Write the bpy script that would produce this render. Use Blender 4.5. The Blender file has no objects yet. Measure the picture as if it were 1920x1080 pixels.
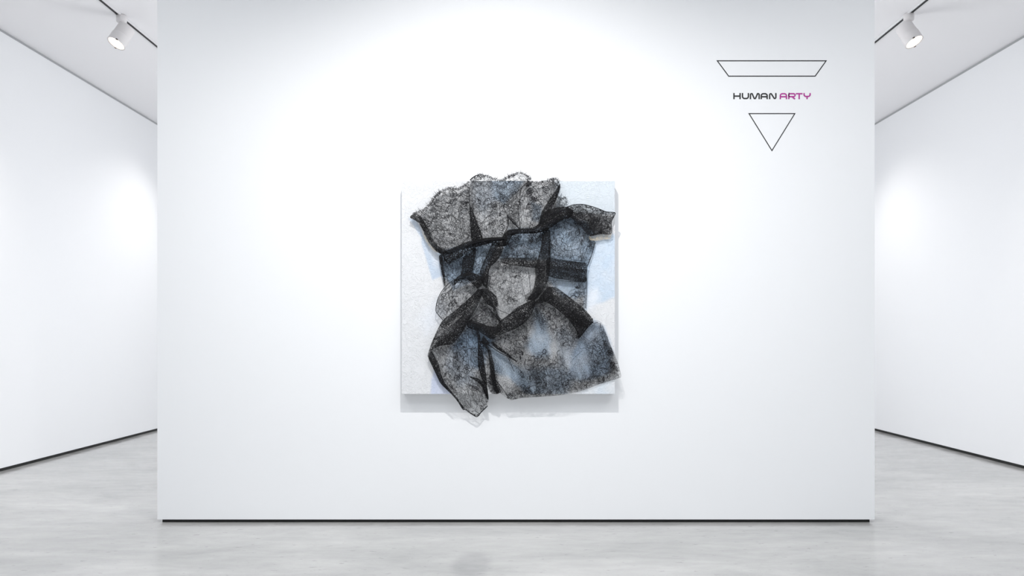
import bpy, bmesh, math, random
import numpy as np
from mathutils import Vector, Matrix, noise
from mathutils.geometry import delaunay_2d_cdt

scene = bpy.context.scene
C = scene.collection
random.seed(7)
rng = np.random.default_rng(7)

# ---------------------------------------------------------------- camera
F = 1500.0            # focal length in pixels of the 1920 px wide frame
EYE = 1.40            # eye height
D = 6.05              # distance to the display wall
HX, HY = 960.0, 633.0 # vanishing point
CEIL = 4.63
XL, XR = -5.34, 5.46

cam_d = bpy.data.cameras.new('camera')
cam_d.sensor_width = 36.0
cam_d.lens = F / 1920 * 36.0
cam_d.shift_y = (HY - 540.0) / 1920
cam_d.dof.use_dof = True
cam_d.dof.focus_distance = D - 0.1
cam_d.dof.aperture_fstop = 4.0
cam = bpy.data.objects.new('camera', cam_d)
cam.location = (0, 0, EYE)
cam.rotation_euler = (math.pi / 2, 0, 0)
C.objects.link(cam)
scene.camera = cam

# ---------------------------------------------------------------- world, lights, exposure
world = bpy.data.worlds.new('daylight')
scene.world = world
world.use_nodes = True
bg = world.node_tree.nodes['Background']
bg.inputs[0].default_value = (0.90, 0.95, 1.0, 1)
bg.inputs[1].default_value = 1.15

def area_light(name, loc, sx, sy, power, col=(0.95, 0.975, 1.0), rot=(0, 0, 0)):
    l = bpy.data.lights.new(name, 'AREA')
    l.shape = 'RECTANGLE'; l.size = sx; l.size_y = sy
    l.energy = power; l.color = col
    o = bpy.data.objects.new(name, l)
    o.location = loc; o.rotation_euler = rot
    C.objects.link(o)
    return o

area_light('fill_over_hall', (0, 1.6, CEIL - 0.02), 7.0, 3.2, 190)  # added overhead fill light, out of view; the ceiling has no opening here
area_light('area_fill_behind_partition', (0, 9.8, CEIL - 0.02), 4.0, 5.0, 80)  # unseen area fill added to brighten the space behind the partition
pl = bpy.data.lights.new('point_fill_behind_partition', 'POINT')  # unseen point fill added to lift the side walls and ceiling
pl.energy = 300; pl.shadow_soft_size = 1.3; pl.color = (0.97, 0.98, 1.0)
po = bpy.data.objects.new('point_fill_behind_partition', pl); po.location = (0, 9.3, 2.3); C.objects.link(po)

def spot_light(name, loc, target, power, size, blend, radius, col):
    l = bpy.data.lights.new(name, 'SPOT')
    l.energy = power; l.spot_size = size; l.spot_blend = blend
    l.shadow_soft_size = radius; l.color = col
    o = bpy.data.objects.new(name, l)
    o.location = loc
    o.rotation_euler = (Vector(target) - Vector(loc)).to_track_quat('-Z', 'Y').to_euler()
    C.objects.link(o)
    return o

spot_light('picture_spot', (-0.22, D - 2.7, CEIL - 0.12), (0.0, D, 1.0), 440, math.radians(108), 1.0, 0.05, (1.0, 0.985, 0.97))
for sx_ in (-1, 1):      # unseen fill spots added to brighten the outer thirds of the partition
    spot_light('wall_fill_spot', (2.5 * sx_, D - 2.7, CEIL - 0.12), (2.45 * sx_, D, 1.55), 95, math.radians(96), 1.0, 0.08, (1.0, 0.985, 0.97))

vs = scene.view_settings
vs.view_transform = 'Standard'; vs.look = 'None'; vs.gamma = 1.0
vs.use_curve_mapping = False
vs.exposure = -0.30
scene.cycles.transparent_max_bounces = 24
scene.cycles.max_bounces = 10
scene.cycles.diffuse_bounces = 6

# ---------------------------------------------------------------- helpers
def new_mat(name):
    m = bpy.data.materials.new(name); m.use_nodes = True
    nt = m.node_tree
    return m, nt, nt.nodes['Principled BSDF']

def node(nt, typ, **kw):
    n = nt.nodes.new(typ)
    for k, v in kw.items():
        setattr(n, k, v)
    return n

def mathn(nt, op, a, b=None, clamp=False):
    n = nt.nodes.new('ShaderNodeMath'); n.operation = op; n.use_clamp = clamp
    for i, x in enumerate((a, b)):
        if x is None: continue
        if isinstance(x, (int, float)): n.inputs[i].default_value = x
        else: nt.links.new(x, n.inputs[i])
    return n.outputs[0]

def maprange(nt, v, a, b, c=0.0, d=1.0, smooth=True):
    n = nt.nodes.new('ShaderNodeMapRange')
    n.interpolation_type = 'SMOOTHSTEP' if smooth else 'LINEAR'
    nt.links.new(v, n.inputs[0])
    for i, x in enumerate((a, b, c, d)):
        n.inputs[i + 1].default_value = x
    return n.outputs[0]

def plain(name, col, rough=0.6, spec=0.4, metal=0.0, bump=0.0, bscale=200):
    m, nt, b = new_mat(name)
    b.inputs['Base Color'].default_value = (*col, 1)
    b.inputs['Roughness'].default_value = rough
    b.inputs['Specular IOR Level'].default_value = spec
    b.inputs['Metallic'].default_value = metal
    if bump:
        tc = node(nt, 'ShaderNodeTexCoord')
        nz = node(nt, 'ShaderNodeTexNoise'); nz.inputs['Scale'].default_value = bscale
        nt.links.new(tc.outputs['Object'], nz.inputs['Vector'])
        bp = node(nt, 'ShaderNodeBump'); bp.inputs['Strength'].default_value = bump
        bp.inputs['Distance'].default_value = 0.002
        nt.links.new(nz.outputs['Fac'], bp.inputs['Height'])
        nt.links.new(bp.outputs[0], b.inputs['Normal'])
    return m

def link_mesh(name, me, mat=None, parent=None, smooth=False):
    o = bpy.data.objects.new(name, me)
    C.objects.link(o)
    if mat: me.materials.append(mat)
    if smooth: me.shade_smooth()
    if parent:
        o.parent = parent
    return o

def from_bm(name, bm, mat, parent=None, smooth=False):
    me = bpy.data.meshes.new(name)
    bm.normal_update(); bm.to_mesh(me); bm.free()
    return link_mesh(name, me, mat, parent, smooth)

def box_bm(bm, x0, x1, y0, y1, z0, z1, bevel=0.0):
    r = bmesh.ops.create_cube(bm, size=1.0)
    for v in r['verts']:
        v.co = Vector(((x0 + x1) / 2 + v.co.x * (x1 - x0), (y0 + y1) / 2 + v.co.y * (y1 - y0), (z0 + z1) / 2 + v.co.z * (z1 - z0)))
    if bevel:
        es = list({e for v in r['verts'] for e in v.link_edges})
        bmesh.ops.bevel(bm, geom=es, offset=bevel, segments=2, affect='EDGES')

def box(name, dims, mat, parent=None, bevel=0.0):
    bm = bmesh.new(); box_bm(bm, *dims, bevel=bevel)
    return from_bm(name, bm, mat, parent)

def lathe_bm(prof, seg=40):
    bm = bmesh.new(); rings = []
    for r, z in prof:
        if r < 1e-6:
            rings.append([bm.verts.new((0, 0, z))])
        else:
            rings.append([bm.verts.new((r * math.cos(2 * math.pi * i / seg), r * math.sin(2 * math.pi * i / seg), z)) for i in range(seg)])
    for a, b in zip(rings, rings[1:]):
        for i in range(seg):
            j = (i + 1) % seg
            if len(a) == 1 and len(b) == 1: continue
            if len(a) == 1: bm.faces.new((a[0], b[i], b[j]))
            elif len(b) == 1: bm.faces.new((a[i], b[0], a[j]))
            else: bm.faces.new((a[i], b[i], b[j], a[j]))
    bmesh.ops.recalc_face_normals(bm, faces=bm.faces)
    return bm

def struct(o, label, cat):
    o['kind'] = 'structure'; o['label'] = label; o['category'] = cat
    return o

def tag(o, label, cat, group=None):
    o['label'] = label; o['category'] = cat
    if group: o['group'] = group
    return o

def P(px, py, h):
    """point of the place: photograph direction px,py at h metres in front of the display wall"""
    d = D - h
    return Vector(((px - HX) * d / F, d, EYE - (py - HY) * d / F))

# ---------------------------------------------------------------- materials of the room
m_wall = plain('white_paint', (0.86, 0.87, 0.885), 0.75, 0.25, bump=0.08, bscale=260)
m_ceil = plain('ceiling_paint', (0.88, 0.875, 0.89), 0.85, 0.2, bump=0.05, bscale=200)
m_gap = plain('shadow_gap_grey', (0.42, 0.43, 0.44), 0.8, 0.2, bump=0.03)
m_black = plain('black_recess', (0.018, 0.019, 0.018), 0.6, 0.3, bump=0.03)

m_floor, nt, b = new_mat('polished_concrete')
tc = node(nt, 'ShaderNodeTexCoord')
mp = node(nt, 'ShaderNodeMapping'); mp.inputs['Scale'].default_value = (0.8, 1.9, 1.0)
nt.links.new(tc.outputs['Object'], mp.inputs['Vector'])
def nz(scale, detail=4, rough=0.6, dist=0.0):
    n = node(nt, 'ShaderNodeTexNoise')
    n.inputs['Scale'].default_value = scale; n.inputs['Detail'].default_value = detail
    n.inputs['Roughness'].default_value = rough; n.inputs['Distortion'].default_value = dist
    nt.links.new(mp.outputs[0], n.inputs['Vector'])
    return n.outputs['Fac']
big = nz(0.9, 5, 0.6, 0.6); mid = nz(4.5, 6, 0.65, 0.4); fine = nz(45, 4, 0.6)
mixv = mathn(nt, 'ADD', mathn(nt, 'MULTIPLY', big, 0.66), mathn(nt, 'ADD', mathn(nt, 'MULTIPLY', mid, 0.28), mathn(nt, 'MULTIPLY', fine, 0.06)))
cr = node(nt, 'ShaderNodeValToRGB')
cr.color_ramp.elements[0].position = 0.32; cr.color_ramp.elements[0].color = (0.335, 0.337, 0.33, 1)
cr.color_ramp.elements[1].position = 0.68; cr.color_ramp.elements[1].color = (0.57, 0.562, 0.55, 1)
nt.links.new(mixv, cr.inputs[0])
# little pits and scuffs
pit = maprange(nt, nz(16, 3, 0.5, 0.3), 0.655, 0.70)
pit2 = maprange(nt, nz(60, 2, 0.5), 0.69, 0.74)
pits = mathn(nt, 'MAXIMUM', pit, pit2)
mx = node(nt, 'ShaderNodeMix', data_type='RGBA')
nt.links.new(mathn(nt, 'MULTIPLY', pits, 0.38), mx.inputs[0])
nt.links.new(cr.outputs[0], mx.inputs[6]); mx.inputs[7].default_value = (0.16, 0.16, 0.16, 1)
# dark reflection painted into the floor colour in front of the partition
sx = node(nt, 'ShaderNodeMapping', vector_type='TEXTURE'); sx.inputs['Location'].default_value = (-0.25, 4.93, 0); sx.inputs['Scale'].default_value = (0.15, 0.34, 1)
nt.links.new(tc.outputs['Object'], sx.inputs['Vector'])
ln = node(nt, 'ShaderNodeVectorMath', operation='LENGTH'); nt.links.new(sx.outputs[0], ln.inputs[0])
painted_reflection = maprange(nt, mathn(nt, 'ADD', ln.outputs['Value'], mathn(nt, 'MULTIPLY', mid, 0.5)), 0.75, 1.30, 0.30, 0.0)
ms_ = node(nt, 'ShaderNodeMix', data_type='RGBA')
nt.links.new(painted_reflection, ms_.inputs[0]); nt.links.new(mx.outputs[2], ms_.inputs[6]); ms_.inputs[7].default_value = (0.13, 0.13, 0.14, 1)
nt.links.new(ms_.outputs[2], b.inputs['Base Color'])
nt.links.new(maprange(nt, mid, 0.3, 0.7, 0.10, 0.22), b.inputs['Roughness'])
b.inputs['Specular IOR Level'].default_value = 0.75
bp = node(nt, 'ShaderNodeBump'); bp.inputs['Strength'].default_value = 0.06; bp.inputs['Distance'].default_value = 0.003
nt.links.new(mid, bp.inputs['Height']); nt.links.new(bp.outputs[0], b.inputs['Normal'])

# ---------------------------------------------------------------- the room
Y0, Y1 = -3.5, 14.0
T = 0.25
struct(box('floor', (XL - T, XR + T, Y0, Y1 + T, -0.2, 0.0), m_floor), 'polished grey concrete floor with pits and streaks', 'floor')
struct(box('ceiling', (XL - T, XR + T, Y0, Y1 + T, CEIL, CEIL + 0.2), m_ceil), 'flat white gallery ceiling', 'ceiling')
G = 0.034
struct(box('wall_left', (XL - T, XL, Y0, Y1, G, CEIL - 0.032), m_wall), 'plain white gallery wall on the left', 'wall')
struct(box('wall_right', (XR, XR + T, Y0, Y1, G, CEIL - 0.032), m_wall), 'plain white gallery wall on the right', 'wall')
struct(box('wall_back', (XL - T, XR + T, Y1, Y1 + T, 0, CEIL), m_wall), 'white end wall of the hall behind the partition', 'wall')
for nm, x0, x1, side in (('left', XL - T, XL - 0.012, 'left'), ('right', XR + 0.012, XR + T, 'right')):
    struct(box('baseboard_' + nm, (x0, x1, Y0, Y1, 0.0, G), m_black), 'recessed black base gap under the %s white wall' % side, 'baseboard')
for n, x0, x1, side in ((1, XL - T, XL - 0.01, 'left'), (2, XR + 0.01, XR + T, 'right')):
    struct(box('trim_%d' % n, (x0, x1, Y0, Y1, CEIL - 0.032, CEIL), m_gap), 'grey shadow gap between the %s wall and the ceiling' % side, 'trim')

PX0, PX1 = (295 - HX) * D / F, (1640 - HX) * D / F
PZ = EYE - (974 - HY) * D / F
struct(box('wall_front', (PX0, PX1, D, D + 0.30, PZ, CEIL), m_wall), 'freestanding white display partition that carries the artwork', 'wall')
struct(box('baseboard_front', (PX0 + 0.029, PX1 - 0.029, D + 0.022, D + 0.278, 0.0, PZ), m_black), 'recessed black plinth under the white display partition', 'baseboard')

# ---------------------------------------------------------------- ceiling tracks and spotlights
m_track = plain('white_track_metal', (0.78, 0.78, 0.79), 0.45, 0.5, bump=0.02)
m_slot = plain('black_track_slot', (0.03, 0.03, 0.03), 0.6, 0.3, bump=0.02)
m_lamp = plain('lamp_white_enamel', (0.74, 0.72, 0.72), 0.4, 0.5, bump=0.02)
m_dark = plain('lamp_clip_dark', (0.10, 0.09, 0.085), 0.5, 0.4, bump=0.02)
m_lens, nt, b = new_mat('lit_lens')
b.inputs['Base Color'].default_value = (1, 0.95, 0.88, 1)
b.inputs['Emission Color'].default_value = (1.0, 0.80, 0.62, 1)
lw = node(nt, 'ShaderNodeTexCoord')
gl = node(nt, 'ShaderNodeTexGradient', gradient_type='SPHERICAL')
mpl = node(nt, 'ShaderNodeMapping'); mpl.inputs['Scale'].default_value = (8, 8, 8)
nt.links.new(lw.outputs['Object'], mpl.inputs['Vector']); nt.links.new(mpl.outputs[0], gl.inputs[0])
nt.links.new(maprange(nt, gl.outputs['Fac'], 0.25, 0.75, 1.0, 8.0), b.inputs['Emission Strength'])

def track(x, side):
    e = bpy.data.objects.new('ceiling_track', None); C.objects.link(e)
    e.location = (x, 0, CEIL)
    tag(e, 'long white lighting track with black slot on the %s of the ceiling' % side, 'lighting track', 'ceiling tracks')
    box('slot', (-0.017, 0.017, -3.0, 13.5, -0.008, -0.0005), m_slot, e)
    box('flange', (-0.036, -0.017, -3.0, 13.5, -0.014, -0.0005), m_track, e, 0.002)
    box('flange', (0.017, 0.036, -3.0, 13.5, -0.014, -0.0005), m_track, e, 0.002)

def spotlight(px, py, side, sx):
    """track spotlight whose adapter shows at px,py; sx=-1 leans left"""
    dep = (CEIL - 0.04 - EYE) * F / (HY - py)
    x = (px - HX) * dep / F
    e = bpy.data.objects.new('track_spotlight', None); C.objects.link(e)
    e.location = (x, dep, CEIL)
    tag(e, 'white cylindrical spotlight glowing warm on the %s ceiling track' % side, 'spotlight', 'track spotlights')
    # adapter: a rounded drum under the track
    ad = lathe_bm([(0, -0.004), (0.044, -0.004), (0.050, -0.010), (0.050, -0.060), (0.044, -0.072), (0.022, -0.084), (0, -0.084)], 36)
    from_bm('adapter', ad, m_lamp, e, True)
    ax = Vector((0.33 * sx, -0.36, -0.87)).normalized()
    L, R = 0.215, 0.088
    back = Vector((0.055 * -sx, 0.0, -0.125))       # centre of the rear end
    stem_bm = lathe_bm([(0, -0.075), (0.016, -0.075), (0.016, -0.165), (0, -0.165)], 20)
    st = from_bm('stem', stem_bm, m_lamp, e, True)
    q = ax.to_track_quat('Z', 'Y')
    def place(o):
        o.location = back; o.rotation_mode = 'QUATERNION'; o.rotation_quaternion = q
    hb = lathe_bm([(0, 0), (R * 0.80, 0), (R * 0.90, 0.006), (R * 0.93, 0.016), (R * 0.95, L * 0.52), (R * 0.965, L * 0.54), (R * 0.965, L * 0.56), (R, L * 0.58), (R, L * 0.96), (R * 0.98, L), (R * 0.90, L), (R * 0.88, L * 0.95), (R * 0.86, L * 0.9), (0, L * 0.88)], 48)
    ho = from_bm('housing', hb, m_lamp, e, True); place(ho)
    rb = lathe_bm([(R * 1.0, L * 0.97), (R * 1.03, L * 0.98), (R * 1.03, L * 1.01), (R * 0.93, L * 1.01), (R * 0.93, L * 0.97), (R * 1.0, L * 0.97)], 48)
    ro = from_bm('bezel', rb, m_lamp, e, True); place(ro)
    lb = lathe_bm([(R * 0.925, L * 0.985), (R * 0.7, L * 1.0), (R * 0.4, L * 1.012), (0, L * 1.016)], 48)
    for v in lb.verts: v.co.z -= L
    lo = from_bm('lens', lb, m_lens, ho, True); lo.location = (0, 0, L); lo['label'] = 'brightly lit warm white lens'
    for k in (0, 1):
        cb = bmesh.new(); box_bm(cb, -0.011, 0.011, -0.004, 0.004, -0.008, 0.006, 0.0015)
        co = from_bm('clip', cb, m_dark, ro)
        a = math.pi * k + (0.35 if sx < 0 else -0.35)
        co.location = (R * 0.99 * math.cos(a), R * 0.99 * math.sin(a), L * 1.005)
        co.rotation_euler = (0, 0, a + math.pi / 2)
    # side yoke that joins the stem and the housing
    yb = bmesh.new(); box_bm(yb, -0.014, 0.014, -0.010, 0.010, -0.16, -0.07, 0.004)
    yo = from_bm('yoke', yb, m_lamp, e); yo.location = (0.012 * -sx, -0.05, -0.02); yo.rotation_euler = (0.35, 0, 0)
    tip = Vector(e.location) + back + ax * (L * 1.06)
    sl = spot_light('spotlight_beam', tip, tip + ax, 100, math.radians(112), 1.0, 0.06, (1.0, 0.93, 0.85))
    return e

track(-3.93, 'left'); track(3.96, 'right')
spotlight(228, 36, 'left', -1)
spotlight(1704, 33, 'right', 1)
# beams of the next lamps along the tracks, behind the partition
for sx_, xx in ((-1, -3.93), (1, 3.96)):
    q0 = Vector((xx, 11.7, CEIL - 0.3))
    spot_light('spotlight_beam', q0, q0 + Vector((0.33 * sx_, -0.2, -0.87)), 100, math.radians(112), 1.0, 0.06, (1.0, 0.97, 0.93))

# ---------------------------------------------------------------- wall emblem: outlines and letters
m_ink = plain('black_vinyl', (0.012, 0.012, 0.014), 0.5, 0.3, bump=0.02)
m_mag = plain('magenta_vinyl', (0.42, 0.035, 0.28), 0.5, 0.3, bump=0.02)
emblem = bpy.data.objects.new('wall_emblem', None); C.objects.link(emblem)
tag(emblem, 'black and magenta vinyl emblem, trapezium over lettering over triangle, on the partition', 'wall emblem')
def E(u, v): return (1320 + u / 5.142, 90 + v / 5.142)
def stroke(name, lines, width, mat, parent, closed=False, miter=True):
    """flat vinyl strokes, width in photograph pixels, 1.5 mm thick, laid on the wall"""
    bm = bmesh.new()
    for k, pts in enumerate(lines):
        pts = [Vector(p) for p in pts]; n = len(pts); w = width / 2
        L, R = [], []
        for i in range(n):
            a = pts[i - 1] if (i > 0 or closed) else None
            c = pts[(i + 1) % n] if (i < n - 1 or closed) else None
            d0 = (pts[i] - a).normalized() if a is not None else None
            d1 = (c - pts[i]).normalized() if c is not None else None
            if d0 is None: d0 = d1
            if d1 is None: d1 = d0
            n0 = Vector((-d0.y, d0.x)); n1 = Vector((-d1.y, d1.x))
            m = (n0 + n1)
            m = m.normalized() if m.length > 1e-6 else n0
            s = w / max(0.28, m.dot(n0))
            L.append(pts[i] + m * s); R.append(pts[i] - m * s)
        h0, h1 = 0.0004 + 0.0001 * k, 0.0018 + 0.0001 * k
        top = [[bm.verts.new(P(q.x, q.y, h1)) for q in S] for S in (L, R)]
        bot = [[bm.verts.new(P(q.x, q.y, h0)) for q in S] for S in (L, R)]
        rngi = range(n) if closed else range(n - 1)
        for i in rngi:
            j = (i + 1) % n
            bm.faces.new((top[0][i], top[0][j], top[1][j], top[1][i]))
            bm.faces.new((top[0][i], bot[0][i], bot[0][j], top[0][j]))
            bm.faces.new((top[1][i], top[1][j], bot[1][j], bot[1][i]))
        if not closed:
            for i in (0, n - 1):
                bm.faces.new((top[0][i], top[1][i], bot[1][i], bot[0][i]))
    bmesh.ops.recalc_face_normals(bm, faces=bm.faces)
    return from_bm(name, bm, mat, parent)
o = stroke('trapezium_outline', [[E(128, 123), E(1178, 123), E(1072, 271), E(238, 271)]], 1.75, m_ink, emblem, True)
o = stroke('triangle_outline', [[E(434, 632), E(876, 632), E(655, 989)]], 1.65, m_ink, emblem, True)
def arc(cx, cy, r, a0, a1, n=6):
    return [(cx + r * math.cos(math.radians(a0 + (a1 - a0) * i / n)), cy + r * math.sin(math.radians(a0 + (a1 - a0) * i / n))) for i in range(n + 1)]
t, bo = 440.5, 486.5     # stroke centre lines of the capitals (v, in crop units)
top_v, bot_v = 434, 493
def letter(kind, x0, x1):
    x0 += 6; x1 -= 6; m = (t + bo) / 2; c = (x0 + x1) / 2; r = 20
    if kind == 'H': return [[(x0, top_v), (x0, bot_v)], [(x1, top_v), (x1, bot_v)], [(x0, m), (x1, m)]]
    if kind == 'U': return [[(x0, top_v)] + arc(x0 + r, bo - r, r, 180, 90) + arc(x1 - r, bo - r, r, 90, 0) + [(x1, top_v)]]
    if kind == 'M': return [[(x0, bot_v)] + arc(x0 + 11, t + 10, 11, 180, 300, 5) + arc(c, bo - 8, 9, 140, 40, 4) + arc(x1 - 11, t + 10, 11, 240, 360, 5) + [(x1, bot_v)]]
    if kind == 'A': return [[(x0, bot_v)] + arc(x0 + r, t + r, r, 180, 270) + arc(x1 - r, t + r, r, 270, 360) + [(x1, bot_v)], [(x0, m + 6), (x1, m + 6)]]
    if kind == 'N': return [[(x0, bot_v)] + arc(x0 + 11, t + 11, 11, 180, 300, 5) + arc(x1 - 11, bo - 11, 11, 120, 0, 5) + [(x1, top_v)]]
    if kind == 'R': return [[(x0, bot_v), (x0, t + 8)] + arc(x0 + 9, t + 9, 9, 180, 270, 4) + arc(x1 - 14, t + 14, 14, 270, 450, 8) + [(x0, t + 28)], [(c, t + 28), (x1, bot_v)]]
    if kind == 'T': return [[(x0 - 6, t), (x1 + 6, t)], [(c, t), (c, bot_v)]]
    if kind == 'Y': return [[(x0, top_v)] + arc(x0 + 18, t + 8, 18, 180, 90, 5) + arc(x1 - 18, t + 8, 18, 90, 0, 5) + [(x1, top_v)], [(c, t + 26), (c, bot_v)]]
for ch, a, bb, mm in (('H', 283, 354, m_ink), ('U', 365, 434, m_ink), ('M', 442, 538, m_ink), ('A', 546, 615, m_ink), ('N', 627, 699, m_ink),
                      ('A', 730, 801, m_mag), ('R', 812, 884, m_mag), ('T', 886, 950, m_mag), ('Y', 959, 1029, m_mag)):
    o = stroke('letter', [[E(u, v) for u, v in ln] for ln in letter(ch, a, bb)], 2.5, mm, emblem)
    o['label'] = ('black' if mm is m_ink else 'magenta') + ' capital letter ' + ch

# ---------------------------------------------------------------- the artwork
HC = 0.110                    # canvas front above the wall
art = bpy.data.objects.new('lace_artwork', None); C.objects.link(art)
art.location = (0, 0, 0)
tag(art, 'square white canvas with crumpled black lace draped over blue painted patches, hung on the partition', 'artwork')

# crop frames used while measuring the photograph: (x0, y0, scale)
FR = {'Z1': (760, 310), 'Z2': (880, 310), 'Z3': (1020, 370), 'Z4': (810, 440), 'Z5': (930, 440), 'Z6': (800, 570),
      'Z7': (910, 570), 'Z8': (1030, 520), 'Y1': (800, 660), 'Y2': (930, 640), 'Y3': (1050, 620)}
def Zc(f, *pts):
    x, y = FR[f]
    return [(x + u / 7.714, y + v / 7.714) for u, v in pts]

def inside(poly, X, Y):
    poly = np.asarray(poly, float); r = np.zeros(X.shape, bool)
    n = len(poly)
    for i in range(n):
        x0, y0 = poly[i]; x1, y1 = poly[(i + 1) % n]
        if y0 == y1: continue
        c = ((y0 > Y) != (y1 > Y)) & (X < (x1 - x0) * (Y - y0) / (y1 - y0) + x0)
        r ^= c
    return r
def dist_line(pts, X, Y, closed):
    pts = np.asarray(pts, float); d = np.full(X.shape, 1e9)
    n = len(pts)
    for i in range(n if closed else n - 1):
        a = pts[i]; bb = pts[(i + 1) % n]; v = bb - a; L2 = v @ v
        if L2 < 1e-9: continue
        tt = np.clip(((X - a[0]) * v[0] + (Y - a[1]) * v[1]) / L2, 0, 1)
        d = np.minimum(d, np.hypot(X - a[0] - tt * v[0], Y - a[1] - tt * v[1]))
    return d
def soft(poly, X, Y, w):
    d = dist_line(poly, X, Y, True) * np.where(inside(poly, X, Y), 1, -1)
    s = np.clip(d / w * 0.5 + 0.5, 0, 1)
    return s * s * (3 - 2 * s)
def fbm(X, Y, s, ox=0.0, octs=3):
    out = np.empty(X.shape); f = out.ravel()
    for i, (x, y) in enumerate(zip(X.ravel(), Y.ravel())):
        f[i] = noise.fractal((x / s + ox, y / s, ox * 0.37), 1.0, 2.0, octs)
    return out

# canvas ---------------------------------------------------------------
m_canvas, nt, b = new_mat('painted_embossed_canvas')
at = node(nt, 'ShaderNodeAttribute', attribute_name='paint')
tcn = node(nt, 'ShaderNodeTexCoord')
def cn(scale, det=2, dist=0.0):
    n = node(nt, 'ShaderNodeTexNoise'); n.inputs['Scale'].default_value = scale
    n.inputs['Detail'].default_value = det; n.inputs['Distortion'].default_value = dist
    nt.links.new(tcn.outputs['Object'], n.inputs['Vector']); return n.outputs['Fac']
ridge = mathn(nt, 'ABSOLUTE', mathn(nt, 'SUBTRACT', cn(19, 2, 1.3), 0.5))
ridge2 = mathn(nt, 'ABSOLUTE', mathn(nt, 'SUBTRACT', cn(42, 2, 0.8), 0.5))
hgt = mathn(nt, 'ADD', maprange(nt, ridge, 0.0, 0.035, 1, 0), mathn(nt, 'MULTIPLY', maprange(nt, ridge2, 0.0, 0.05, 1, 0), 0.5))
hgt = mathn(nt, 'ADD', hgt, mathn(nt, 'MULTIPLY', cn(150, 3), 0.5))
bp = node(nt, 'ShaderNodeBump'); bp.inputs['Strength'].default_value = 0.46; bp.inputs['Distance'].default_value = 0.005
nt.links.new(hgt, bp.inputs['Height']); nt.links.new(bp.outputs[0], b.inputs['Normal'])
nt.links.new(at.outputs['Color'], b.inputs['Base Color'])
b.inputs['Roughness'].default_value = 0.7; b.inputs['Specular IOR Level'].default_value = 0.25

CX0, CX1, CY0, CY1 = 753.5, 1152.5, 339.5, 738.5
NX = 230
gx = np.linspace(CX0, CX1, NX + 1); gy = np.linspace(CY0, CY1, NX + 1)
GX, GY = np.meshgrid(gx, gy)
jx = fbm(GX, GY, 16, 3.1) * 3.0; jy = fbm(GX, GY, 16, 8.7) * 3.0
white = np.array([0.735, 0.745, 0.765])
col = np.ones(GX.shape + (3,)) * white
cloud = np.clip(0.5 + fbm(GX, GY, 22, 1.3, 4) * 0.9, 0, 1)
brush = np.clip(0.5 + fbm(GX * 0.9 + GY * 0.5, GY - GX * 0.2, 30, 5.3, 4) * 0.8, 0, 1)
def paint(poly, c, w=3.0, amt=1.0, jit=1.0, mott=0.3):
    global col
    mk = soft(poly, GX + jx * jit, GY + jy * jit, w) * amt
    mk = mk * (1 - mott * brush)
    col = col * (1 - mk[..., None]) + np.array(c) * mk[..., None]
PALE = (0.53, 0.61, 0.72); MID = (0.435, 0.555, 0.70); DEEP = (0.31, 0.445, 0.625); GREY = (0.60, 0.66, 0.71)
paint([(1040, 330), (1160, 330), (1160, 405), (1100, 400), (1045, 400)], (0.63, 0.685, 0.735), 4, 1.0, 1.0, 0.1)
paint([(766, 409), (790, 446), (790, 455), (801, 492), (810.5, 525), (834, 515), (850, 545), (905, 520), (935, 452), (895, 450), (830, 470), (800, 450), (780, 412)], PALE, 2.0, 1.0, 0.15, 0.15)
paint([(824, 476), (900, 455), (938, 452), (900, 520), (845, 530), (830, 520)], MID, 5, 0.95)
paint([(806, 455), (822, 470), (824, 500), (812, 492)], (0.80, 0.83, 0.88), 8, 0.8)
paint([(919, 336), (984, 336), (974, 352), (955, 374), (944, 382), (925, 372)], MID, 5, 0.9)
paint([(996, 380), (1016, 385), (1018, 415), (996, 412)], MID, 5, 0.7)
paint([(890, 342), (925, 342), (935, 372), (905, 400), (890, 380)], PALE, 14, 0.7)
paint([(1100, 430), (1156, 440), (1156, 556), (1128, 568), (1112, 572), (1095, 585), (1090, 500)], (0.565, 0.665, 0.785), 4, 1.0, 1.0, 0.35)
paint([(1103, 545), (1122, 540), (1124, 560), (1110, 585), (1098, 585)], (0.80, 0.83, 0.88), 8, 0.8)
paint([(956, 430), (1015, 428), (1060, 405), (1105, 420), (1118, 455), (1102, 500), (1030, 487), (936, 486)], MID, 4, 1.0)
paint([(1030, 480), (1104, 485), (1102, 548), (1080, 560), (1055, 556), (1025, 525)], MID, 5, 0.9)
paint([(878, 606), (900, 612), (928, 636), (918, 655), (905, 690), (880, 690), (856, 668), (845, 650)], DEEP, 8, 0.95)
paint([(840, 655), (880, 665), (895, 720), (860, 720), (835, 690)], PALE, 12, 0.7)
paint([(912, 640), (930, 655), (955, 672), (990, 712), (1000, 742), (985, 735), (950, 706), (926, 700)], MID, 6, 1.0)
paint([(1003, 575), (1022, 595), (1034, 640), (1030, 670), (1005, 672), (985, 650), (1000, 620)], MID, 9, 0.9)
paint([(1040, 620), (1060, 612), (1080, 635), (1070, 690), (1050, 690)], PALE, 9, 0.7)
paint([(1080, 640), (1100, 615), (1114, 600), (1132, 612), (1150, 665), (1140, 705), (1090, 715), (1062, 710), (1072, 670)], DEEP, 6, 0.75)
paint([(965, 690), (1060, 688), (1075, 715), (1060, 742), (1000, 742)], MID, 10, 0.8)
paint([(815, 690), (809, 712), (807, 745), (850, 745), (838, 725)], (0.55, 0.60, 0.74), 3, 1.0, 0.1, 0.2)
paint([(1085, 733), (1153, 708), (1156, 742), (1080, 742)], (0.66, 0.73, 0.80), 6, 0.9, 1.0, 0.8)
paint([(820, 560), (840, 590), (800, 625), (790, 600)], (0.74, 0.78, 0.85), 20, 0.8)

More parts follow.
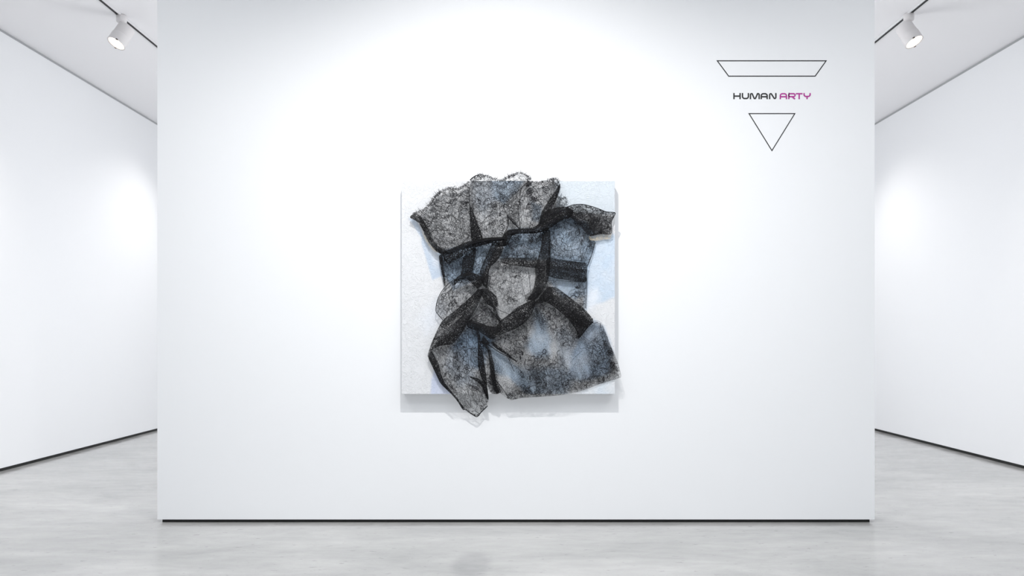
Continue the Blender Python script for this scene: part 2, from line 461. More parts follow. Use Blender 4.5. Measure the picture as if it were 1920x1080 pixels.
verts = []; faces = []
for j in range(NX + 1):
    for i in range(NX + 1):
        verts.append(P(gx[i], gy[j], HC))
W = NX + 1
for j in range(NX):
    for i in range(NX):
        faces.append((j * W + i, (j + 1) * W + i, (j + 1) * W + i + 1, j * W + i + 1))
# sides and back, with a slightly rounded arris
ring = [i for i in range(W)] + [j * W + NX for j in range(1, W)] + [NX * W + i for i in range(NX - 1, -1, -1)] + [j * W for j in range(NX - 1, 0, -1)]
prev = ring; cc = [v.copy() for v in verts]
cen = P((CX0 + CX1) / 2, (CY0 + CY1) / 2, HC)
for off, hh in ((0.002, HC - 0.002), (0.002, 0.001)):
    nr = []
    for idx in ring:
        v = cc[idx].copy(); v.y = D - hh
        v.x += math.copysign(off, v.x - cen.x) if abs(v.x - cen.x) > 0.79 else 0
        v.z += math.copysign(off, v.z - cen.z) if abs(v.z - cen.z) > 0.79 else 0
        nr.append(len(verts)); verts.append(v)
    for k in range(len(ring)):
        k2 = (k + 1) % len(ring)
        faces.append((prev[k], prev[k2], nr[k2], nr[k]))
    prev = nr
faces.append(tuple(reversed(prev)))
me = bpy.data.meshes.new('canvas'); me.from_pydata([tuple(v) for v in verts], [], faces); me.update()
ca = me.attributes.new('paint', 'FLOAT_COLOR', 'POINT')
full = np.ones((len(verts), 4)); full[:, :3] = white
full[:W * W, :3] = col.reshape(-1, 3)
ca.data.foreach_set('color', full.astype(np.float32).ravel())
canvas = link_mesh('canvas', me, m_canvas, art)
canvas['label'] = 'white embossed canvas with blue painted patches'

# lace material ----------------------------------------------------------
def lace_material(name, base, dark=0.012):
    m, nt, b = new_mat(name)
    out = nt.nodes['Material Output']
    b.inputs['Base Color'].default_value = (*base, 1)
    b.inputs['Roughness'].default_value = 0.65
    b.inputs['Specular IOR Level'].default_value = 0.06
    uv = node(nt, 'ShaderNodeUVMap', uv_map='lace')
    a_t = node(nt, 'ShaderNodeAttribute', attribute_name='net').outputs['Fac']
    a_m = node(nt, 'ShaderNodeAttribute', attribute_name='motif').outputs['Fac']
    a_o = node(nt, 'ShaderNodeAttribute', attribute_name='beads').outputs['Fac']
    def noi(scale, det=1, dist=0.0, vec=None, color=False):
        n = node(nt, 'ShaderNodeTexNoise'); n.inputs['Scale'].default_value = scale
        n.inputs['Detail'].default_value = det; n.inputs['Distortion'].default_value = dist
        nt.links.new(vec or uv.outputs[0], n.inputs['Vector'])
        return n.outputs['Color' if color else 'Fac']
    # wobble the coordinates
    wob = node(nt, 'ShaderNodeVectorMath', operation='SCALE'); wob.inputs[3].default_value = 9.0
    sub = node(nt, 'ShaderNodeVectorMath', operation='SUBTRACT'); sub.inputs[1].default_value = (0.5, 0.5, 0.5)
    nt.links.new(noi(0.11, 2, 0, None, True), sub.inputs[0]); nt.links.new(sub.outputs[0], wob.inputs[0])
    add = node(nt, 'ShaderNodeVectorMath', operation='ADD')
    nt.links.new(uv.outputs[0], add.inputs[0]); nt.links.new(wob.outputs[0], add.inputs[1])
    def vor(scale, vec, feat='DISTANCE_TO_EDGE', rnd=1.0):
        n = node(nt, 'ShaderNodeTexVoronoi', feature=feat); n.inputs['Scale'].default_value = scale
        n.inputs['Randomness'].default_value = rnd
        nt.links.new(vec, n.inputs['Vector']); return n.outputs['Distance']
    W_ = add.outputs[0]
    cell = maprange(nt, vor(0.115, W_), 0.022, 0.075, 1, 0)          # leaf and petal outlines, about 10 px
    small = maprange(nt, vor(0.33, W_), 0.05, 0.17, 1, 0)            # infill about 4 px
    fill = maprange(nt, noi(0.06, 3, 1.0), 0.42, 0.58)
    cont = maprange(nt, mathn(nt, 'ABSOLUTE', mathn(nt, 'SUBTRACT', noi(0.12, 2, 1.5), 0.5)), 0.008, 0.026, 1, 0)
    clot = maprange(nt, noi(0.16, 3, 1.5), 0.58, 0.68)               # worked solid leaves
    grain = maprange(nt, noi(0.62, 2, 0), 0.30, 0.70, 0.30, 1.65, False)
    def inv(x): return mathn(nt, 'SUBTRACT', 1.0, x)
    # long pulled wrinkles along the weave
    vm = node(nt, 'ShaderNodeMapping'); vm.inputs['Scale'].default_value = (0.16, 1.0, 1.0)
    nt.links.new(W_, vm.inputs['Vector'])
    st_ = noi(0.20, 2, 0.3, vm.outputs[0])
    streak = maprange(nt, mathn(nt, 'ABSOLUTE', mathn(nt, 'SUBTRACT', st_, 0.5)), 0.004, 0.03, 0.55, 0.0)
    pull = maprange(nt, noi(0.07, 2, 0.2, vm.outputs[0]), 0.36, 0.66, 0.6, 1.45, False)
    speck = inv(mathn(nt, 'MULTIPLY', maprange(nt, noi(0.42, 1, 0), 0.56, 0.64), 0.75))
    netA = mathn(nt, 'MULTIPLY', mathn(nt, 'MULTIPLY', mathn(nt, 'MULTIPLY', a_t, pull, True), grain, True), speck, True)
    mm = a_m
    T_ = inv(netA)
    for layer, k in ((cell, 0.66), (mathn(nt, 'MULTIPLY', small, fill), 0.40), (cont, 0.66), (clot, 0.34), (streak, 0.7)):
        T_ = mathn(nt, 'MULTIPLY', T_, inv(mathn(nt, 'MULTIPLY', mathn(nt, 'MULTIPLY', layer, k), mm, True)))
    # bead rows: open round holes with dark rims
    bv = vor(0.30, uv.outputs[0], 'F1', 0.45)
    rim = maprange(nt, bv, 0.34, 0.50, 0.0, 0.85)
    beadT = inv(rim)
    mixT = node(nt, 'ShaderNodeMix', data_type='FLOAT')
    nt.links.new(a_o, mixT.inputs[0]); nt.links.new(T_, mixT.inputs[2]); nt.links.new(beadT, mixT.inputs[3])
    alpha = inv(mixT.outputs[0])
    tr = node(nt, 'ShaderNodeBsdfTransparent')
    ms = node(nt, 'ShaderNodeMixShader')
    nt.links.new(alpha, ms.inputs[0]); nt.links.new(tr.outputs[0], ms.inputs[1]); nt.links.new(b.outputs[0], ms.inputs[2])
    nt.links.new(ms.outputs[0], out.inputs['Surface'])
    return m
m_lace = lace_material('black_lace', (0.009, 0.009, 0.010))
m_beige = lace_material('beige_lace_lining', (0.52, 0.46, 0.36))
m_thread = plain('black_thread', (0.010, 0.010, 0.013), 0.7, 0.25, bump=0.02)

def densify(poly, step=3.0, chaikin=1):
    pts = [np.array(p, float) for p in poly]
    for _ in range(chaikin):
        q = []
        n = len(pts)
        for i in range(n):
            a, c = pts[i], pts[(i + 1) % n]
            q += [a * 0.82 + c * 0.18, a * 0.18 + c * 0.82]
        pts = q
    out = []
    n = len(pts)
    for i in range(n):
        a, c = pts[i], pts[(i + 1) % n]
        L = np.hypot(*(c - a)); k = max(1, int(round(L / step)))
        for s in range(k): out.append(a + (c - a) * s / k)
    return np.array(out)

BEADS = [Zc('Z2', (255, 500), (290, 475), (340, 462), (400, 480), (440, 530), (462, 580), (465, 640)),
         Zc('Z2', (845, 600), (870, 550), (900, 510), (950, 480), (1010, 480), (1060, 520)),
         Zc('Z2', (690, 640), (690, 570), (720, 520), (770, 500)),
         Zc('Z2', (520, 565), (580, 570), (615, 610), (610, 665), (585, 700)),
         Zc('Z1', (800, 640), (815, 700), (835, 785)),
         Zc('Z1', (390, 775), (470, 750), (560, 760), (640, 745)),
         Zc('Z6', (505, 570), (548, 650), (560, 720), (530, 800)),
         Zc('Y2', (610, 350), (680, 380), (720, 420)), Zc('Y3', (80, 740), (110, 830)),
         Zc('Z4', (290, 880), (330, 950), (350, 1000)), Zc('Z5', (30, 700), (60, 760)), Zc('Z5', (240, 940), (300, 960)),
         Zc('Y3', (560, 290), (600, 250), (560, 200))]

class Piece: pass
DARK_LINES = [Zc('Z4', (130, 255), (400, 190), (700, 90), (1090, 50)), [(945, 445), (976, 431), (1009, 424), (1022, 400), (1060, 390), (1085, 402)],
              [(1024, 432), (1028, 484), (1016, 530), (1000, 560)], [(936, 488), (1004, 492)], [(1028, 500), (1100, 512)], [(1020, 548), (1064, 575), (1100, 605), (1086, 630)],
              [(924, 460), (905, 500), (900, 530), (905, 545), (925, 570), (938, 600)], [(880, 470), (872, 512), (856, 522)], [(900, 545), (870, 590), (840, 625), (805, 662)],
              [(885, 605), (920, 618), (950, 610), (985, 590), (1002, 566)], [(881, 345), (884, 400), (892, 445)], [(1050, 345), (1034, 385), (1014, 420)],
              Zc('Z2', (850, 230), (740, 340), (650, 480), (620, 640), (640, 830)), [(897, 622), (902, 670), (906, 712), (914, 745)], [(905, 642), (920, 660), (926, 700), (933, 735)],
              [(805, 668), (822, 712), (850, 745), (866, 768)], [(775, 405), (793, 425), (812, 458), (830, 474)], Zc('Z3', (300, 180), (450, 330), (600, 560)), [(905, 640), (950, 668), (972, 680)]]
PIECES = {}
def sheet(key, name, poly, z0, dome=0.02, rise=14.0, ang=0.0, wamp=0.004, wlen=18.0, net=0.28, motif=1.0, stretch=1.0,
          plies=1, gap=0.006, step=2.2, tilt=(0.0, 0.0), jag=0.0, chaikin=1, mat=None, motif_polys=None, label=None, base_motif=0.2, uvs=1.0):
    bd = densify(poly, step, chaikin)
    if jag:
        nn = len(bd)
        for i in range(nn):
            bd[i] += np.array([noise.noise((bd[i][0] * 0.3, bd[i][1] * 0.3, 1.7)), noise.noise((bd[i][0] * 0.3, bd[i][1] * 0.3, 9.1))]) * jag
    x0, y0 = bd.min(0); x1, y1 = bd.max(0)
    xs = np.arange(x0, x1, step); ys = np.arange(y0, y1, step)
    X, Y = np.meshgrid(xs, ys); X = X + rng.uniform(-0.35, 0.35, X.shape) * step; Y = Y + rng.uniform(-0.35, 0.35, Y.shape) * step
    X = X.ravel(); Y = Y.ravel()
    ok = inside(bd, X, Y); X = X[ok]; Y = Y[ok]
    dd = dist_line(bd, X, Y, True); ok = dd > step * 0.6; X = X[ok]; Y = Y[ok]
    n = len(bd)
    allp = [Vector(p) for p in bd] + [Vector((a, c)) for a, c in zip(X, Y)]
    vv, ee, ff, _, _, _ = delaunay_2d_cdt(allp, [(i, (i + 1) % n) for i in range(n)], [list(range(n))], 1, 0.01)
    VX = np.array([v[0] for v in vv]); VY = np.array([v[1] for v in vv])
    mx_, my_ = bd.mean(0)
    seed = (abs(hash_(key)) % 97) * 1.31
    ca_, sa_ = math.cos(math.radians(ang)), math.sin(math.radians(ang))
    def zf(PX, PY):
        PX = np.asarray(PX, float); PY = np.asarray(PY, float)
        d = dist_line(bd, PX, PY, True)
        z = z0 + dome * (1 - np.exp(-d / rise))
        along = (PX - mx_) * ca_ + (PY - my_) * sa_; across = -(PX - mx_) * sa_ + (PY - my_) * ca_
        w = np.array([noise.noise((a / (wlen * 3.5) + seed, c / wlen, seed)) + 0.45 * noise.noise((a / (wlen * 1.6) + seed, c / (wlen * 0.42), seed + 5)) for a, c in zip(along.ravel(), across.ravel())]).reshape(PX.shape)
        z = z + wamp * w * np.clip(d / 5.0, 0.25, 1) + tilt[0] * (PX - mx_) + tilt[1] * (PY - my_)
        z = np.maximum(z, 0.006) * 0.8
        z = z * (1 - 0.62 * np.clip((PY - 600.0) / 140.0, 0, 1)) * (1 - 0.45 * np.clip((PX - 1080.0) / 70.0, 0, 1)) + 0.003
        # beyond the canvas edge the cloth sinks back towards the wall
        below = np.clip((PY - 741.0) / 26.0, 0, 1); above = np.clip((336.0 - PY) / 20.0, 0, 1)
        return z * (1 - 0.85 * below) * (1 - 0.5 * above) - 0.055 * below - 0.02 * above
    Zv = zf(VX, VY)
    along = (VX - mx_) * ca_ + (VY - my_) * sa_; across = -(VX - mx_) * sa_ + (VY - my_) * ca_
    mot = np.full(VX.shape, float(motif))
    if motif_polys is not None:
        mk = np.zeros(VX.shape)
        for mp_ in motif_polys: mk = np.maximum(mk, soft(mp_, VX, VY, 7.0))
        mot = base_motif + (motif - base_motif) * mk
    bead = np.zeros(VX.shape)
    if mat is None and plies == 1:
        for bl in BEADS:
            dl = dist_line(bl, VX, VY, False); bead = np.maximum(bead, np.clip((3.4 - dl) / 1.6, 0, 1))
    # hems are a little denser: thicker net along the border
    ed = dist_line(bd, VX, VY, True)
    vary = np.array([noise.noise((a / 17.0 + seed, c / 17.0, 3.3)) for a, c in zip(VX, VY)])
    if plies > 1:
        netv = np.clip(net + 0.26 + 0.24 * vary, 0.2, 0.98)
    else:
        gath = np.full(VX.shape, 1e9)
        for dl_ in DARK_LINES: gath = np.minimum(gath, dist_line(dl_, VX, VY, False))
        netv = net * 0.40 * (1 + 0.5 * vary) + 0.12 * (VY < 341) + (0.0 if jag else 0.08) * np.exp(-(ed / 1.6) ** 2) + 0.34 * np.exp(-(gath / 7.5) ** 1.3) * (1 + 0.6 * vary)
        netv = np.clip(netv, 0.05, 0.85)
    first = None
    for k in range(plies):
        me = bpy.data.meshes.new(name)
        zz = Zv - k * gap * np.clip(ed / 6, 0, 1)
        co = [tuple(P(a, c, HC + q)) for a, c, q in zip(VX, VY, zz)]
        me.from_pydata(co, [], [tuple(f) for f in ff]); me.update()
        ul = me.uv_layers.new(name='lace')
        sh = seed * 13
        U = (along / stretch + sh) * uvs; Vv = (across + sh * 0.7) * uvs
        li = np.empty(len(me.loops), np.int32); me.loops.foreach_get('vertex_index', li)
        ul.data.foreach_set('uv', np.column_stack([U[li], Vv[li]]).astype(np.float32).ravel())
        for an, arr in (('net', netv), ('motif', mot), ('beads', bead)):
            at_ = me.attributes.new(an, 'FLOAT', 'POINT'); at_.data.foreach_set('value', np.asarray(arr, np.float32))
        if first is None:
            o = link_mesh(name, me, mat or m_lace, art, True); first = o
            if label: o['label'] = label
        else:
            link_mesh('under_ply', me, mat or m_lace, first, True)
    p = Piece(); p.obj = first; p.zf = zf; p.bd = bd
    PIECES[key] = p
    return p
def hash_(s):
    h = 7
    for ch in s: h = (h * 31 + ord(ch)) % 100003
    return h

# --- fans of scalloped lace along the top
fringe_edge = [(767, 408), (776, 398), (785, 396), (793, 393), (800, 387), (808, 378), (815, 367), (822, 360), (830, 356), (844, 351), (852, 353), (860, 352), (871, 346), (877, 341)]
sheet('fanL', 'lace_fan', [(767, 408)] + fringe_edge[1:] + [(881, 338), (881, 362), (881, 388), (884, 420), (886, 450), (864, 458), (838, 472), (829, 476), (815, 469), (802, 452), (793, 432), (787, 419), (778, 412)],
      0.050, 0.030, 22, ang=40, wamp=0.010, wlen=20, net=0.36, motif=0.95, stretch=1.5, jag=2.0)
mid_edge = [(881, 338), (886, 333), (893, 329), (897, 326), (901, 325), (907, 328), (913, 328), (921, 332), (929, 334), (936, 338), (944, 335), (951, 331), (958, 327), (967, 324), (975, 322), (983, 325), (991, 330), (998, 335)]
sheet('fanM1', 'lace_fan', mid_edge + Zc('Z2', (870, 230), (740, 340), (600, 480), (490, 590), (550, 700), (575, 790), (500, 1010)) + [(946, 452), (906, 452), (900, 432), (893, 413), (882, 386)],
      0.045, 0.030, 22, ang=80, wamp=0.009, wlen=22, net=0.22, motif=0.85, stretch=1.2, jag=1.5)
sheet('fanFold', 'lace_fold', Zc('Z2', (860, 225), (740, 330), (600, 470), (470, 590), (540, 700), (590, 810), (740, 940), (705, 720), (715, 560), (740, 470), (830, 330), (900, 250)),
      0.062, 0.016, 8, ang=120, wamp=0.006, wlen=12, net=0.34, motif=0.9, stretch=1.3)
sheet('fanM2', 'lace_fan', Zc('Z2', (850, 230), (735, 470), (705, 560), (700, 700), (735, 940), (1000, 910), (1060, 760)) + [(1022, 392), (1036, 372), (1048, 352), (1050, 344), (1045, 334), (1038, 334), (1031, 335), (1024, 338), (1017, 339), (1010, 342), (1003, 341), (995, 338)],
      0.052, 0.030, 18, ang=95, wamp=0.009, wlen=20, net=0.26, motif=0.85, stretch=1.25, jag=1.5)
sheet('fanR', 'lace_fan', Zc('Z3', (150, 30), (200, -20), (250, 10), (300, -10), (325, 20), (335, 100), (260, 170), (120, 185)), 0.060, 0.014, 10, ang=60, wamp=0.006, wlen=10, net=0.30, motif=0.9, jag=1.5)
sheet('diag', 'lace_fold', [(1051, 342), (1050, 356), (1043, 374), (1034, 393), (1022, 412), (1010, 428), (1012, 410), (1016, 396), (1030, 374), (1044, 354)],
      0.085, 0.015, 6, ang=115, wamp=0.006, wlen=8, net=0.50, motif=0.5, plies=3, gap=0.008)
sheet('wedge', 'lace_fold', [(881, 380), (887, 396), (893, 412), (900, 430), (906, 450), (884, 455), (882, 425), (880, 395)], 0.085, 0.014, 6, ang=80, wamp=0.005, wlen=8, net=0.55, motif=0.4, plies=3, gap=0.01)
sheet('leftroll', 'lace_hem', [(767, 408), (778, 398), (789, 405), (795, 414), (803, 432), (812, 450), (824, 464), (840, 472), (829, 478), (815, 469), (802, 452), (793, 432), (787, 420), (778, 413)],
      0.070, 0.016, 5, ang=55, wamp=0.005, wlen=9, net=0.08, motif=0.8, plies=2, gap=0.008)
# --- the arm at the upper right
sheet('arm', 'lace_sleeve', Zc('Z3', (300, 160), (350, 125), (430, 103), (560, 98), (680, 125), (800, 165), (900, 205), (1030, 218), (1020, 270), (975, 360), (970, 525), (840, 530), (640, 570), (560, 460), (470, 380), (430, 310), (330, 260)),
      0.080, 0.030, 12, ang=12, wamp=0.008, wlen=14, net=0.04, motif=0.85, plies=2)
sheet('armdark', 'lace_fold', Zc('Z3', (330, 190), (430, 210), (600, 270), (840, 300), (850, 420), (830, 520), (640, 560), (560, 440), (440, 330), (340, 270)),
      0.074, 0.024, 10, ang=15, wamp=0.008, wlen=12, net=0.36, motif=0.7, plies=1)
sheet('armunder', 'lace_lining', Zc('Z3', (760, 500), (980, 505), (965, 605), (860, 612), (760, 630), (660, 620), (640, 560)), 0.045, 0.008, 6, ang=5, wamp=0.004, wlen=10, net=0.55, motif=0.8, mat=m_beige, label='beige lace lining showing under the black arm of lace')
sheet('leftlining', 'lace_lining', [(790, 432), (800, 446), (813, 462), (828, 472), (830, 476), (815, 472.5), (805, 463), (797, 450)], 0.040, 0.006, 4, ang=50, wamp=0.002, net=0.75, motif=0.5, mat=m_beige, label='beige lace lining at the rolled hem')
# --- body panels
sheet('rightUpper', 'lace_panel', Zc('Z3', (290, 310), (60, 440), (60, 890), (300, 930), (640, 975), (690, 830), (745, 640), (680, 590), (600, 520), (520, 400), (420, 300), (350, 260)),
      0.030, 0.022, 16, ang=100, wamp=0.007, wlen=16, net=0.24, motif=0.85, stretch=1.5)
sheet('midBlue', 'lace_panel', Zc('Z5', (230, -30), (700, -50), (680, 200), (640, 345), (40, 350), (150, 150)), 0.028, 0.018, 14, ang=20, wamp=0.007, wlen=18, net=0.22, motif=0.85)
sheet('vert', 'lace_fold', Zc('Z5', (680, -90), (785, -110), (790, 340), (770, 600), (700, 800), (560, 960), (440, 940), (530, 830), (575, 620), (560, 480), (605, 340), (650, 180)),
      0.066, 0.018, 7, ang=95, wamp=0.006, wlen=9, net=0.42, motif=0.5, plies=2, gap=0.01)
sheet('hband', 'lace_fold', Zc('Z5', (40, 335), (330, 335), (640, 328), (620, 490), (480, 475), (400, 460), (200, 440), (90, 410)), 0.058, 0.012, 6, ang=2, wamp=0.005, wlen=9, net=0.38, motif=0.6, plies=2, gap=0.01)
sheet('hbandR', 'lace_fold', [(1024, 482), (1045, 486), (1060, 488), (1104, 494), (1101, 503), (1100, 530), (1086, 529), (1069, 525.5), (1040, 522), (1024, 516)], 0.056, 0.016, 8, ang=8, wamp=0.006, wlen=10, net=0.42, motif=0.55, plies=2, gap=0.012)
sheet('midR', 'lace_panel', Zc('Z8', (-60, 0), (100, 10), (440, 40), (545, -10), (542, 200), (525, 470), (430, 410), (260, 280), (100, 180), (-50, 180)), 0.026, 0.020, 14, ang=80, wamp=0.006, wlen=14, net=0.22, motif=0.85, stretch=1.4,
      motif_polys=[Zc('Z8', (-60, -20), (90, 20), (110, 160), (-60, 200)), Zc('Z8', (330, 40), (560, -20), (560, 480), (420, 420), (300, 270), (360, 180))])
sheet('diagR', 'lace_fold', [(1008, 562), (1022, 543), (1030, 537), (1044, 539), (1064, 554), (1097, 580), (1115, 602), (1103, 613), (1092, 626), (1084, 636), (1080, 618), (1065, 598), (1049, 583.5), (1030, 569)],
      0.060, 0.016, 8, ang=40, wamp=0.006, wlen=10, net=0.40, motif=0.6, plies=2, gap=0.01)
sheet('diagR2', 'lace_fold', [(1062, 592), (1085, 574), (1098, 582), (1114, 602), (1103, 613), (1092, 626), (1084, 634), (1080, 618)], 0.066, 0.018, 8, ang=40, wamp=0.005, wlen=10, net=0.46, motif=0.4, plies=1)
sheet('round', 'lace_panel', Zc('Z5', (-20, 370), (90, 385), (200, 430), (400, 450), (575, 480), (575, 640), (580, 850), (500, 990), (300, 1120)) + Zc('Z7', (370, 140), (300, 210), (235, 240), (180, 160), (130, 30)) + Zc('Z4', (930, 900), (780, 785), (790, 600), (810, 480)),
      0.050, 0.050, 30, ang=75, wamp=0.007, wlen=20, net=0.27, motif=0.75, stretch=1.2, motif_polys=[[(905, 485), (978, 490), (982, 540), (985, 560), (960, 580), (945, 570), (940, 560), (925, 545), (905, 540)]], base_motif=0.35)
sheet('strapL', 'lace_fold', Zc('Z4', (880, 85), (1050, 165), (985, 325), (930, 390), (830, 480), (815, 620), (800, 790), (740, 740), (680, 560), (740, 400), (800, 290)), 0.068, 0.018, 8, ang=115, wamp=0.007, wlen=10, net=0.42, motif=0.6, plies=2, gap=0.01)
sheet('blueStrip', 'lace_panel', Zc('Z4', (620, 150), (900, 90), (760, 400), (700, 600), (570, 600), (590, 400)), 0.034, 0.014, 9, ang=110, wamp=0.006, wlen=10, net=0.24, motif=0.9, stretch=1.6)
sheet('strapA', 'lace_fold', Zc('Z4', (455, 300), (650, 160), (610, 400), (590, 520), (570, 580), (400, 620), (420, 540), (435, 450)), 0.060, 0.014, 8, ang=105, wamp=0.005, wlen=9, net=0.48, motif=0.4, plies=2, gap=0.01)
sheet('blueL', 'lace_panel', Zc('Z4', (95, 310), (160, 285), (240, 420), (470, 290), (440, 450), (400, 620), (290, 670), (180, 770), (130, 520)), 0.030, 0.018, 12, ang=70, wamp=0.007, wlen=12, net=0.24, motif=0.9, stretch=1.4)
sheet('edgeL', 'lace_hem', Zc('Z4', (93, 310), (150, 270), (160, 420), (180, 560), (200, 700), (180, 760), (160, 620), (128, 480)), 0.052, 0.010, 4, ang=85, wamp=0.003, wlen=6, net=0.55, motif=0.3, plies=2, gap=0.006)
sheet('waistL', 'lace_fold', Zc('Z4', (130, 255), (280, 210), (400, 150), (520, 100), (700, 60), (880, 40), (1090, 50), (1060, 185), (960, 140), (880, 115), (640, 175), (470, 295), (280, 405), (230, 440), (150, 300)),
      0.095, 0.020, 6, ang=-22, wamp=0.008, wlen=8, net=0.60, motif=0.7, plies=2, gap=0.012)
sheet('waistCord', 'lace_fold', Zc('Z4', (130, 255), (280, 205), (400, 145), (520, 95), (700, 55), (880, 35), (1090, 30), (1100, 70), (880, 95), (700, 120), (520, 190), (400, 230), (240, 290)), 0.112, 0.016, 4, ang=-20, wamp=0.006, wlen=5, net=0.5, motif=0.4, plies=2, gap=0.01)
sheet('waistR', 'lace_fold', [(940, 448), (945, 438), (953, 431), (976, 428), (995, 428), (1009, 422), (1015, 406), (1022, 396), (1034, 391), (1050, 387), (1064, 388), (1078, 396), (1066, 411), (1056, 411), (1030, 429), (1018, 435), (1000, 438), (975, 438), (960, 441), (951, 461), (943, 462)],
      0.100, 0.024, 6, ang=-12, wamp=0.010, wlen=7, net=0.50, motif=0.5, plies=3, gap=0.012)
# --- balloon and left straps
sheet('balloon', 'lace_panel', Zc('Z4', (690, 600), (600, 590), (500, 590), (330, 640), (180, 770), (90, 920), (55, 1070)) + Zc('Z6', (140, 80), (160, 165), (240, 240), (320, 190), (440, 90)) + Zc('Z4', (570, 910), (670, 800), (710, 680)),
      0.055, 0.065, 22, ang=120, wamp=0.009, wlen=12, net=0.30, motif=0.85, stretch=1.8)
sheet('balloonTop', 'lace_fold', Zc('Z4', (330, 640), (420, 570), (570, 540), (690, 590), (740, 660), (720, 740), (660, 790), (600, 720), (500, 640), (400, 650), (340, 720), (300, 740)), 0.100, 0.018, 6, ang=20, wamp=0.008, wlen=7, net=0.36, motif=0.7, plies=2, gap=0.01)
sheet('diagL', 'lace_fold', Zc('Z4', (670, 780), (715, 800), (720, 900), (640, 1070)) + Zc('Z6', (690, 110), (600, 260), (575, 310), (500, 440), (370, 590), (200, 600), (70, 670), (10, 745), (70, 560), (150, 380), (230, 230), (430, 80)) + Zc('Z4', (560, 900)),
      0.085, 0.022, 9, ang=-45, wamp=0.008, wlen=12, net=0.44, motif=0.55, plies=2, gap=0.012)
sheet('innerTri', 'lace_panel', Zc('Z4', (730, 890), (800, 1010)) + Zc('Z6', (870, 60), (720, 190), (640, 260), (580, 310), (610, 240), (700, 100), (760, 0)), 0.050, 0.012, 8, ang=-50, wamp=0.005, wlen=9, net=0.22, motif=0.9)
sheet('knotR', 'lace_fold', Zc('Z4', (690, 780), (790, 780), (870, 830), (940, 900), (965, 1040)) + Zc('Z7', (140, 40), (200, 190), (250, 240), (200, 270), (110, 90)) + Zc('Z4', (880, 1050), (780, 1000), (720, 890)),
      0.088, 0.016, 6, ang=55, wamp=0.007, wlen=8, net=0.42, motif=0.6, plies=2, gap=0.01)
sheet('innerLens', 'lace_panel', Zc('Z6', (880, 40), (950, 90), (1010, 180), (1075, 240), (1020, 345), (880, 325), (760, 285), (670, 220), (760, 160)), 0.052, 0.018, 10, ang=30, wamp=0.006, wlen=9, net=0.28, motif=0.9)
sheet('crescent', 'lace_fold', Zc('Z6', (630, 220), (760, 270), (880, 315), (1010, 330), (1055, 250)) + Zc('Z7', (235, 230), (370, 125), (440, 60), (590, -20), (720, -70), (725, 0), (665, 150), (600, 245), (500, 325), (320, 405), (200, 455), (90, 520)) + Zc('Z6', (820, 440), (730, 390), (620, 350), (570, 315)),
      0.075, 0.026, 9, ang=-30, wamp=0.008, wlen=10, net=0.52, motif=0.6, plies=2, gap=0.012)
sheet('crescent2', 'lace_fold', Zc('Z6', (640, 260), (760, 290), (880, 330), (1010, 345), (1070, 280), (1090, 360), (1050, 420), (900, 430), (780, 390), (680, 340)), 0.080, 0.02, 7, ang=5, wamp=0.006, wlen=9, net=0.45, motif=0.4, plies=1)
# --- lower left sleeve
sheet('sleeve', 'lace_sleeve', Zc('Z6', (60, 670), (200, 590), (370, 575), (500, 420), (580, 300), (640, 330), (750, 370), (750, 780)) + Zc('Y1', (760, 200), (810, 380), (880, 500), (893, 700), (880, 780), (800, 860), (730, 940), (650, 900), (570, 835), (525, 840), (440, 700), (340, 590), (200, 460), (120, 290), (20, 80)),
      0.045, 0.065, 24, ang=62, wamp=0.011, wlen=14, net=0.30, motif=0.85, stretch=1.7)
sheet('sleeveEdge', 'lace_hem', Zc('Z6', (10, 740), (70, 670), (110, 740), (170, 850), (205, 1000)) + Zc('Y1', (250, 430), (350, 560), (450, 680), (540, 800), (525, 845), (440, 705), (340, 592), (200, 462), (120, 292), (20, 80)),
      0.085, 0.014, 5, ang=62, wamp=0.005, wlen=7, net=0.44, motif=0.5, plies=2, gap=0.008)
sheet('sleeveTip', 'lace_fold', Zc('Y1', (560, 830), (640, 880), (730, 915), (800, 850), (880, 775), (880, 790), (800, 868), (730, 945), (640, 900), (560, 845)), 0.085, 0.01, 4, ang=20, wamp=0.003, net=0.5, motif=0.4, plies=2)
sheet('sleeveInner', 'lace_fold', Zc('Y1', (590, 345), (720, 372), (820, 420), (880, 520), (900, 700), (870, 680), (835, 590), (790, 480), (700, 410)), 0.110, 0.016, 5, ang=50, wamp=0.006, wlen=7, net=0.48, motif=0.5, plies=2, gap=0.01)
sheet('strap1', 'lace_fold', Zc('Z6', (720, 365), (770, 420), (780, 520), (795, 620), (815, 760), (840, 900)) + Zc('Y1', (860, 330), (880, 500), (850, 470), (790, 380), (750, 220), (738, 100)) + Zc('Z6', (740, 660), (745, 520)),
      0.090, 0.012, 4, ang=88, wamp=0.005, wlen=6, net=0.48, motif=0.4, plies=2, gap=0.008)
sheet('strip', 'lace_panel', Zc('Z6', (780, 590), (910, 640), (940, 900), (960, 1060)) + Zc('Y1', (1000, 480), (1070, 585), (1020, 612), (930, 600), (880, 480), (830, 300), (810, 100)), 0.050, 0.014, 8, ang=85, wamp=0.006, wlen=8, net=0.42, motif=0.9, stretch=1.5)
sheet('strap2', 'lace_fold', Zc('Z6', (770, 530), (830, 560), (920, 640), (950, 760), (975, 900), (985, 1000)) + Zc('Y1', (1000, 380), (1020, 520), (1060, 580), (1010, 610), (960, 500), (925, 330), (905, 150), (895, 50)) + Zc('Z6', (870, 640), (790, 590)),
      0.080, 0.012, 4, ang=85, wamp=0.005, wlen=6, net=0.46, motif=0.4, plies=2, gap=0.008)
